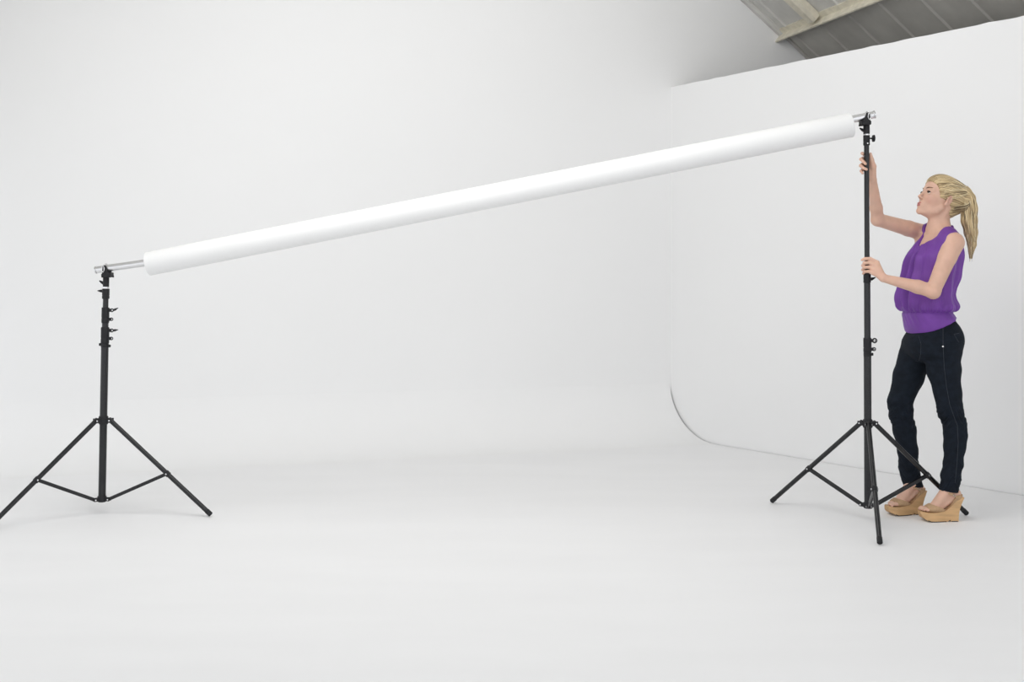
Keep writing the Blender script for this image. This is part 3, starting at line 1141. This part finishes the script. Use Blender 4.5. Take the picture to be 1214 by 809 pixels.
def strands(name, m, cap_n, tail_n, rad, seed, lift):
    rnd = random.Random(seed)
    S_ = MB()
    for i in range(cap_n):
        # sweep from the hairline back to the tie
        u = rnd.uniform(0, 1)
        sd = rnd.choice((-1, 1, 1))
        a = math.radians(5 + 112 * u)
        st = hp(.082 - .075 * u + rnd.uniform(-.004, .004), sd * .078 * math.sin(a), -.005 + .10 * math.cos(a * .85))
        if rnd.random() < (.25 if seed == 3 else .7):
            st = hp(-.055, sd * .07, -.035 + rnd.uniform(-.025, .02))
        pts, rr = [], []
        n_ = 14
        for k in range(n_ + 1):
            t = k / n_
            p = Vector(st).lerp(Vector(hroot), t)
            out = (p - Vector(hp(-.02, 0, .02))).normalized()
            p = p + out * .05 * math.sin(math.pi * t)
            loc, nr, _, dd = hb.find_nearest(p)
            if loc is None: continue
            pts.append(loc + nr * lift)
            rr.append(rad * (.4 + .6 * math.sin(math.pi * min(1, .1 + t * .85))))
        for _ in range(5):
            pts = [pts[0]] + [(pts[q - 1] + pts[q] * 2 + pts[q + 1]) / 4 for q in range(1, len(pts) - 1)] + [pts[-1]] if len(pts) > 2 else pts
        if len(pts) > 3:
            S_.path(pts, rad, 5, [r_ * .75 for r_ in rr])
    for i in range(tail_n):
        an = rnd.uniform(0, 2 * math.pi)
        q = math.sqrt(rnd.uniform(.45, 1.0))
        ph = rnd.uniform(0, 6); wv = rnd.uniform(.001, .005)
        t0, t1 = rnd.uniform(0, .25), rnd.uniform(.75, 1.04)
        pts, rr = [], []
        for k in range(22):
            t = t0 + (t1 - t0) * k / 21
            x = min(t, .9999) * (len(tail) - 1); i0 = int(x); fr0 = x - i0
            c = tail[i0] * (1 - fr0) + tail[i0 + 1] * fr0
            r = tail_r[i0] * (1 - fr0) + tail_r[i0 + 1] * fr0 + .0015
            if t > 1: c = c + np.array((-.002, 0, -.5 * (t - 1)))
            an2 = an + .9 * t
            p = c + np.array((math.cos(an2), math.sin(an2), 0)) * r * q + np.array((wv * math.sin(ph + t * 11), wv * math.cos(ph + t * 9), 0))
            pts.append(p); rr.append(rad * 1.2 * (1 - .75 * (k / 21) ** 2))
        S_.path(pts, rad, 5, rr)
    return S_.build(name, m, hair)


strands('light_strands', M['hair_light'], 38, 80, .0013, 3, .0012)
strands('dark_strands', M['hair_dark'], 70, 70, .0014, 9, .0010)
MB().torus(Vector(hroot) + Vector((.004, 0, .0)), Vector(hroot) - Vector(hp(-.085, 0, .035)), .024, .005, 28, 10).build('hair_tie', M['hair_light'], hair)


# ------------------------------------------------------------------ blouse
def zs(py, Y=5.56): return EYE + (HORIZON - py) / FPX * Y


def sec(py, xl, xr, Y=5.56, ratio=1.30, shrink=0.0):
    c = A((xl + xr) / 2, py, Y)
    hx = (xr - xl) / 2 / 253.0
    b = hx / math.sqrt((.53 * ratio) ** 2 + .848 ** 2)
    return (c[2], c[0], c[1], b * ratio - shrink, b - shrink)


def build_blouse():
    f = Field((1.88, 5.30, .88), (2.36, 5.84, 1.52), .0025)
    body_secs = [sec(401, 1076, 1136), sec(395, 1073.5, 1136), sec(388, 1071.5, 1136), sec(380, 1070.5, 1135.5), sec(374, 1069.5, 1131), sec(370.5, 1069.5, 1129.5),
                 sec(366.5, 1065.5, 1134), sec(362, 1064, 1134.5), sec(355, 1063, 1131), sec(349, 1063.5, 1129.8), sec(340, 1065, 1131), sec(329, 1067.8, 1135.0),
                 sec(316, 1071, 1137.5), sec(304, 1074.5, 1139.5), sec(296, 1079.5, 1140.5), sec(288, 1085, 1140), sec(280, 1093, 1136), sec(272, 1104, 1126)]
    f.loft(body_secs, TL[:2], TF[:2], 0, 2.25)
    # shoulders
    nb = A(1113.5, 272, 5.56)
    f.cone(nb, near_sh + np.array((-.005, .02, .004)), .058, .058, .03)
    f.cone(nb, far_sh + np.array((.010, -.01, -.002)), .055, .050, .03)
    f.cone(near_sh + np.array((-.02, .035, -.01)), near_sh + np.array((-.03, .04, -.10)), .055, .06, .03)
    f.cone(nb + TF * .02 - UP * .03, nb + TF * .045 - UP * .11, .052, .067, .03)
    for s in (-1, 1):
        f.ell(A(1099, 312, 5.55) + TL * .060 * s + TF * .016, (.055, .055, .062), None, .03)     # bust
    # neckline: a V in front, opened round the neck
    vb = A(1096.5, 291, 5.47)
    def neck(X, Y, Z):
        x, y, z = X - nb[0], Y - nb[1], Z - nb[2]
        l = x * TL[0] + y * TL[1]; fw = x * TF[0] + y * TF[1]
        low = vb[2] - nb[2] - .004
        lim = low + np.where(l > 0, l * .48, -l * 1.5)
        lim = np.where(fw > -.040, lim, np.maximum(lim, .012 + np.abs(l) * .2))
        lim = np.maximum(lim, (-.02 - fw) * 1.0 - .02)
        d1 = (lim - z) * .6
        return np.maximum(d1, np.abs(l) - .105)
    f.func(neck, (1.88, 5.30, 1.28), (2.36, 5.84, 1.52), .003, 's')
    # armholes
    RT_ = np.stack([TF, TL, TU])
    f.ell(near_sh + TL * .066 - UP * .020 + TF * .004, (.062, .072, .084), RT_, .004, 's')
    f.ell(far_sh - TL * .083 - UP * .020 + TF * .006, (.066, .060, .072), RT_, .004, 's')
    # hem sweeps up towards the back
    def hem(X, Y, Z):
        c = A(1100, 380, 5.56)
        x, y = X - c[0], Y - c[1]
        fw = x * TF[0] + y * TF[1]; l = x * TL[0] + y * TL[1]
        zh = zs(386.5) - fw * .44 + 0 * l
        zh = np.maximum(zh, zs(396))
        return Z - zh
    f.func(hem, (1.88, 5.30, .85), (2.36, 5.84, 1.08), .006, 's')
    gz = zs(370.5)
    ax0 = A(1100, 340, 5.56)
    def disp(P_, N_):
        x = P_ - ax0
        l, fw = x @ TL, x @ TF
        th_ = np.degrees(np.arctan2(l, fw))                # 0 front, 90 her left side
        z = P_[:, 2]
        v = np.zeros(len(P_))
        up = np.clip((zs(290) - z) / .12, 0, 1); dn = np.clip((z - gz) / .03, 0, 1)
        # long falls from the neckline
        for t0_, t1_, wd, am in ((4, -14, 6, -.0065), (13, -3, 6, .0045), (-10, -26, 7, -.005), (20, 8, 6, -.0045), (30, 22, 7, .003),
                                 (45, 40, 7, -.003), (-24, -38, 7, .004), (62, 66, 7, .0025), (80, 84, 6, -.003), (98, 100, 6, .003), (118, 118, 7, -.004), (135, 135, 7, .004), (150, 152, 7, -.004)):
            s_ = np.clip((zs(295) - z) / (zs(295) - gz), 0, 1)
            c_ = t0_ + (t1_ - t0_) * s_
            v += 2.9 * am * np.exp(-((th_ - c_) / (wd * .75)) ** 2) * (.4 + .6 * up) * dn
        # fine gathers over and under the waist seam
        g = np.exp(-((z - gz - .022) / .022) ** 2)
        v += .0028 * g * np.sin(th_ * .62 + 2 * np.sin(th_ * .09)) * (z > gz - .004)
        v += .0012 * np.exp(-((z - gz + .03) / .03) ** 2) * np.sin(th_ * .33 + z * 90)
        v -= .0055 * np.exp(-((z - gz - .20 * 0) / .0045) ** 2)
        # soft diagonal creases
        nn = np.array([noise.noise(Vector((p[0] * 14 + p[2] * 8, p[1] * 14, p[2] * 9))) for p in P_])
        v += .0065 * nn * dn
        top = np.clip((z - zs(300)) / .06, 0, 1)
        return v * (1 - .75 * top)
    return f, f.mesh('blouse', 2, disp)


bl_f, bl_me = build_blouse()
blouse = link('blouse', bl_me, M['purple'], person, True)
print('meshes', len(body_me.vertices), len(hair_me.vertices), len(bl_me.vertices))


# ------------------------------------------------------------------ jeans
def build_jeans():
    f = Field((1.86, 5.32, .13), (2.36, 5.84, 1.06), .0025)
    HFr, HLr, _ = frame(24)
    def s2(py, xl, xr, Y=5.56):
        c = A((xl + xr) / 2, py, Y); hx = (xr - xl) / 2 / 253.0
        b = hx / math.sqrt((.41 * 1.30) ** 2 + .913 ** 2)
        return (c[2], c[0], c[1], b * 1.30, b)
    f.loft([s2(428, 1080, 1134), s2(418, 1070, 1139.5), s2(405, 1069, 1140.3), s2(396, 1074.5, 1139.5), s2(386, 1079, 1136), s2(378, 1082, 1131), s2(368, 1084, 1122)],
           HLr[:2], HFr[:2], 0, 2.2)
    for leg in (near_leg, far_leg):
        pts = [A(*p) for p, r in leg]
        rs_ = [r for p, r in leg]
        for i in range(len(pts) - 1):
            f.cone(pts[i], pts[i + 1], rs_[i], rs_[i + 1], .018 if i else .03)
    # seat
    f.ell(A(1124, 402, 5.50), (.070, .075, .075), None, .03)
    f.ell(A(1120, 402, 5.62), (.070, .075, .075), None, .03)
    # cuffs cut straight
    def cut(leg, pt, slope, xr):
        c = A(*pt)
        def g(X, Y, Z):
            return np.maximum(Z - (c[2] + (X - c[0]) * slope), np.abs(Y - c[1]) - .08)
        f.func(g, (c[0] - .12, c[1] - .08, .12), (c[0] + .12, c[1] + .08, c[2] + .06), .002, 's')
    cut(near_leg, (1124, 582.5, 5.447), -.16, 0)
    cut(far_leg, (1081, 576.5, 5.617), -.05, 0)
    # ankle openings
    kz, az = A(1068, 492, 5.63)[2], A(1126, 560, 5.45)[2]
    def disp(P_, N_):
        z = P_[:, 2]
        v = np.zeros(len(P_))
        q = np.array([noise.noise(Vector((p[0] * 11, p[1] * 11, p[2] * 75 + 3 * math.sin(p[0] * 60)))) for p in P_])
        q2 = np.array([noise.noise(Vector((p[0] * 9 + 5, p[1] * 9, p[2] * 22))) for p in P_])
        kw = np.exp(-((z - kz) / .055) ** 2); aw = np.exp(-((z - .21) / .09) ** 2)
        hw = np.exp(-((z - zs(430)) / .05) ** 2)
        v += .0085 * q * (kw + .55 * aw) + .005 * q2 * (.25 + kw + hw)
        # stitched turn-up
        return v
    return f, f.mesh('jeans', 2, disp)


je_f, je_me = build_jeans()
jeans = link('jeans', je_me, M['denim'], person, True)
jb = bvh_of(je_f.P, je_f.Q)
cam_p = Vector((0, 0, EYE))


def on_jeans(px, py, lift=.0006):
    d = (at(px, py, 5.5) - cam_p).normalized()
    loc, nr, _, _ = jb.ray_cast(cam_p, d)
    if loc is None: return None, None
    return loc + nr * lift, nr


def seam(name, pix, r, m):
    pts = []
    for (x0, y0), (x1, y1) in zip(pix[:-1], pix[1:]):
        n_ = max(2, int(math.hypot(x1 - x0, y1 - y0) / 2.0))
        for k in range(n_):
            t = k / n_
            p, _ = on_jeans(x0 + (x1 - x0) * t, y0 + (y1 - y0) * t)
            if p: pts.append(p)
    if len(pts) > 2:
        MB().path(pts, r, 6).build(name, m, jeans)


seam('side_seam', [(1118, 384), (1118, 410), (1119.4, 435), (1122, 458), (1126, 480), (1131, 494), (1135, 505), (1136, 525), (1134.5, 550), (1132, 575)], .0012, M['stitch'])
seam('front_pocket_seam', [(1095, 393.5), (1102, 390.5), (1110, 388.5), (1116, 387)], .0012, M['stitch'])
seam('fly_seam', [(1089, 398), (1092, 408), (1091.5, 420), (1089, 430)], .0010, M['stitch'])
seam('yoke_seam', [(1126, 382.5), (1131, 381.2), (1136, 382)], .0012, M['stitch'])
seam('back_pocket_seam', [(1131, 396.5), (1135, 395.8), (1139, 394.5)], .0012, M['stitch'])
seam('back_pocket_seam', [(1131, 396.5), (1134, 402), (1138, 408)], .0010, M['stitch'])
for px, py in ((1115.6, 387.2), (1118, 411)):
    p, nr = on_jeans(px, py)
    if p: MB().lathe(p - nr * .001, p + nr * .0022, [(0, .0046), (.4, .0046), (1, .0028)], 14).build('rivet', M['chrome'], jeans)


# ------------------------------------------------------------------ wedge sandals
def sandal(S, side):
    prof = [(.216, .048), (.2145, .040), (.211, .031), (.206, .023), (.199, .016), (.191, .010), (.182, .005), (.172, .0015), (.160, .000), (.122, .000), (.095, .000), (.084, .003), (.077, .010),
            (.071, .010), (.066, .000), (.050, .000), (.033, .000), (.0315, .020), (.030, .042), (.025, .063), (.017, .084), (.008, .102),
            (-.001, .116), (.004, .121), (.014, .118), (.028, .110), (.044, .098), (.058, .084), (.072, .070), (.086, .059), (.105, .052), (.130, .048), (.160, .046), (.190, .046), (.208, .049)]
    def half(s, z):
        wd = np.interp(s, [0, .01, .03, .08, .10, .12, .14, .16, .178, .19, .20, .208, .213, .217], [.020, .025, .029, .030, .033, .037, .040, .041, .0398, .0370, .0325, .0260, .0195, .0110])
        return float(wd)
    fine = []
    for i in range(len(prof)):
        p0, p1 = prof[i], prof[(i + 1) % len(prof)]
        n_ = max(1, int(math.hypot(p1[0] - p0[0], p1[1] - p0[1]) / .004))
        fine += [(p0[0] + (p1[0] - p0[0]) * q / n_, p0[1] + (p1[1] - p0[1]) * q / n_) for q in range(n_)]
    prof = fine
    root = MB()
    bm = root.bm
    rings = []
    for w_ in (-1.0, -.96, -.5, 0, .5, .96, 1.0):
        inset = .0022 if abs(w_) == 1.0 else 0.0
        ring = []
        cx_ = sum(p[0] for p in prof) / len(prof)
        for i, (s, z) in enumerate(prof):
            s0, z0 = prof[i - 1]; s1, z1 = prof[(i + 1) % len(prof)]
            tx, tz = s1 - s0, z1 - z0
            L_ = math.hypot(tx, tz)
            nx_, nz_ = -tz / L_, tx / L_               # inward for this winding, checked by render
            ring.append(bm.verts.new(sp(S, s - nx_ * inset * -1, half(s, z) * w_, max(z + nz_ * inset * 1 * 0, z))))
        rings.append(ring)
    for a, b in zip(rings[:-1], rings[1:]):
        root.bridge(a, b)
    bm.faces.new(rings[0]); bm.faces.new(list(reversed(rings[-1])))
    bmesh.ops.triangulate(bm, faces=[fc for fc in bm.faces if len(fc.verts) > 4])
    sh = root.build('wedge_sandal', M['cork'], person)
    # tread under forefoot and heel
    t_ = MB()
    for s0, s1 in ((.092, .186), (.034, .066)):
        n_ = 12
        up_, lo_ = [], []
        o = []
        for k in range(n_ + 1):
            s = s0 + (s1 - s0) * k / n_
            o.append((s, half(s, 0) + .0008))
        loop = [(s, w_) for s, w_ in o] + [(s, -w_) for s, w_ in reversed(o)]
        lift = lambda s: max(0, (s - .172)) * .45
        t_.bridge([bm_v for bm_v in [t_.bm.verts.new(sp(S, s, w_, 0.0 + lift(s))) for s, w_ in loop]],
                  [bm_v for bm_v in [t_.bm.verts.new(sp(S, s, w_, .0045 + lift(s))) for s, w_ in loop]])
    t_.build('outsole', M['rubber'], sh)
    # suede upper: follows the foot, open at toe and instep
    lo = np.minimum(sp(S, -.03, -.08, 0), sp(S, .25, .08, 0)) - .03
    hi = np.maximum(sp(S, -.03, -.08, .16), sp(S, .25, .08, .16)) + .03
    lo[2] = .02; hi[2] = .19
    f = Field(lo, hi, .0018)
    foot(f, S, side, .0065)
    for w_ in (-.012, .012):
        f.cone(sp(S, .034, w_ * .6, .120), sp(S, .12, w_, .060), .024, .024, .01)
    O, th_ = S
    d = np.array((-math.cos(th_), -math.sin(th_), 0)); l = np.array((math.sin(th_), -math.cos(th_), 0))
    def cutter(X, Y, Z):
        s = (X - O[0]) * d[0] + (Y - O[1]) * d[1]
        s = s + 0 * Z
        zc = np.interp(s, [-.02, .0, .03, .044, .050, .058, .070, .084, .098, .115, .15, .185, .2], [.132, .132, .132, .126, .108, .092, .072, .060, .060, .070, .082, .085, .085])
        base_ = np.interp(s, [0, .028, .058, .086, .105, .13, .2], [.112, .106, .080, .055, .047, .043, .041])
        return -np.maximum(np.maximum(Z - zc, base_ - Z), s - .181)
    f.func(cutter, lo, hi, 0, 's')
    me = f.mesh('upper', 2)
    link('suede_upper', me, M['suede'], sh, True)
    # ankle strap and buckle
    st = MB()
    n_ = 40
    rings = []
    for k in range(n_):
        a = 2 * math.pi * k / n_
        s = .062 + .0365 * math.cos(a); w_ = .0345 * math.sin(a)
        z = .134 + .42 * (s - .062)
        nx_ = Vector(sp(S, .062 + math.cos(a), math.sin(a), 0)) - Vector(sp(S, .062, 0, 0))
        c = Vector(sp(S, s, w_, z))
        rings.append([st.bm.verts.new(c + nx_ * u + ZA * v) for u, v in ((-.001, -.0048), (.0015, -.0044), (.0015, .0044), (-.001, .0048))])
    for k in range(n_):
        st.bridge(rings[k], rings[(k + 1) % n_])
    st.build('ankle_strap', M['suede'], sh)
    for w_s in (1, -1):
        st = MB()
        st.path([sp(S, .048, .0335 * w_s, .130), sp(S, .044, .0345 * w_s, .122), sp(S, .038, .033 * w_s, .112)], .0035, 8)
        st.build('strap_keeper', M['suede'], sh)
    st = MB()
    bc = Vector(sp(S, .055, .0365, .131))
    st.torus(bc, Vector(sp(S, 0, 1, 0)) - Vector(sp(S, 0, 0, 0)), .006, .0011, 16, 6, rx=.005)
    st.build('buckle', M['chrome'], sh)
    return sh


sandal(S_near, 1)
sandal(S_far, -1)
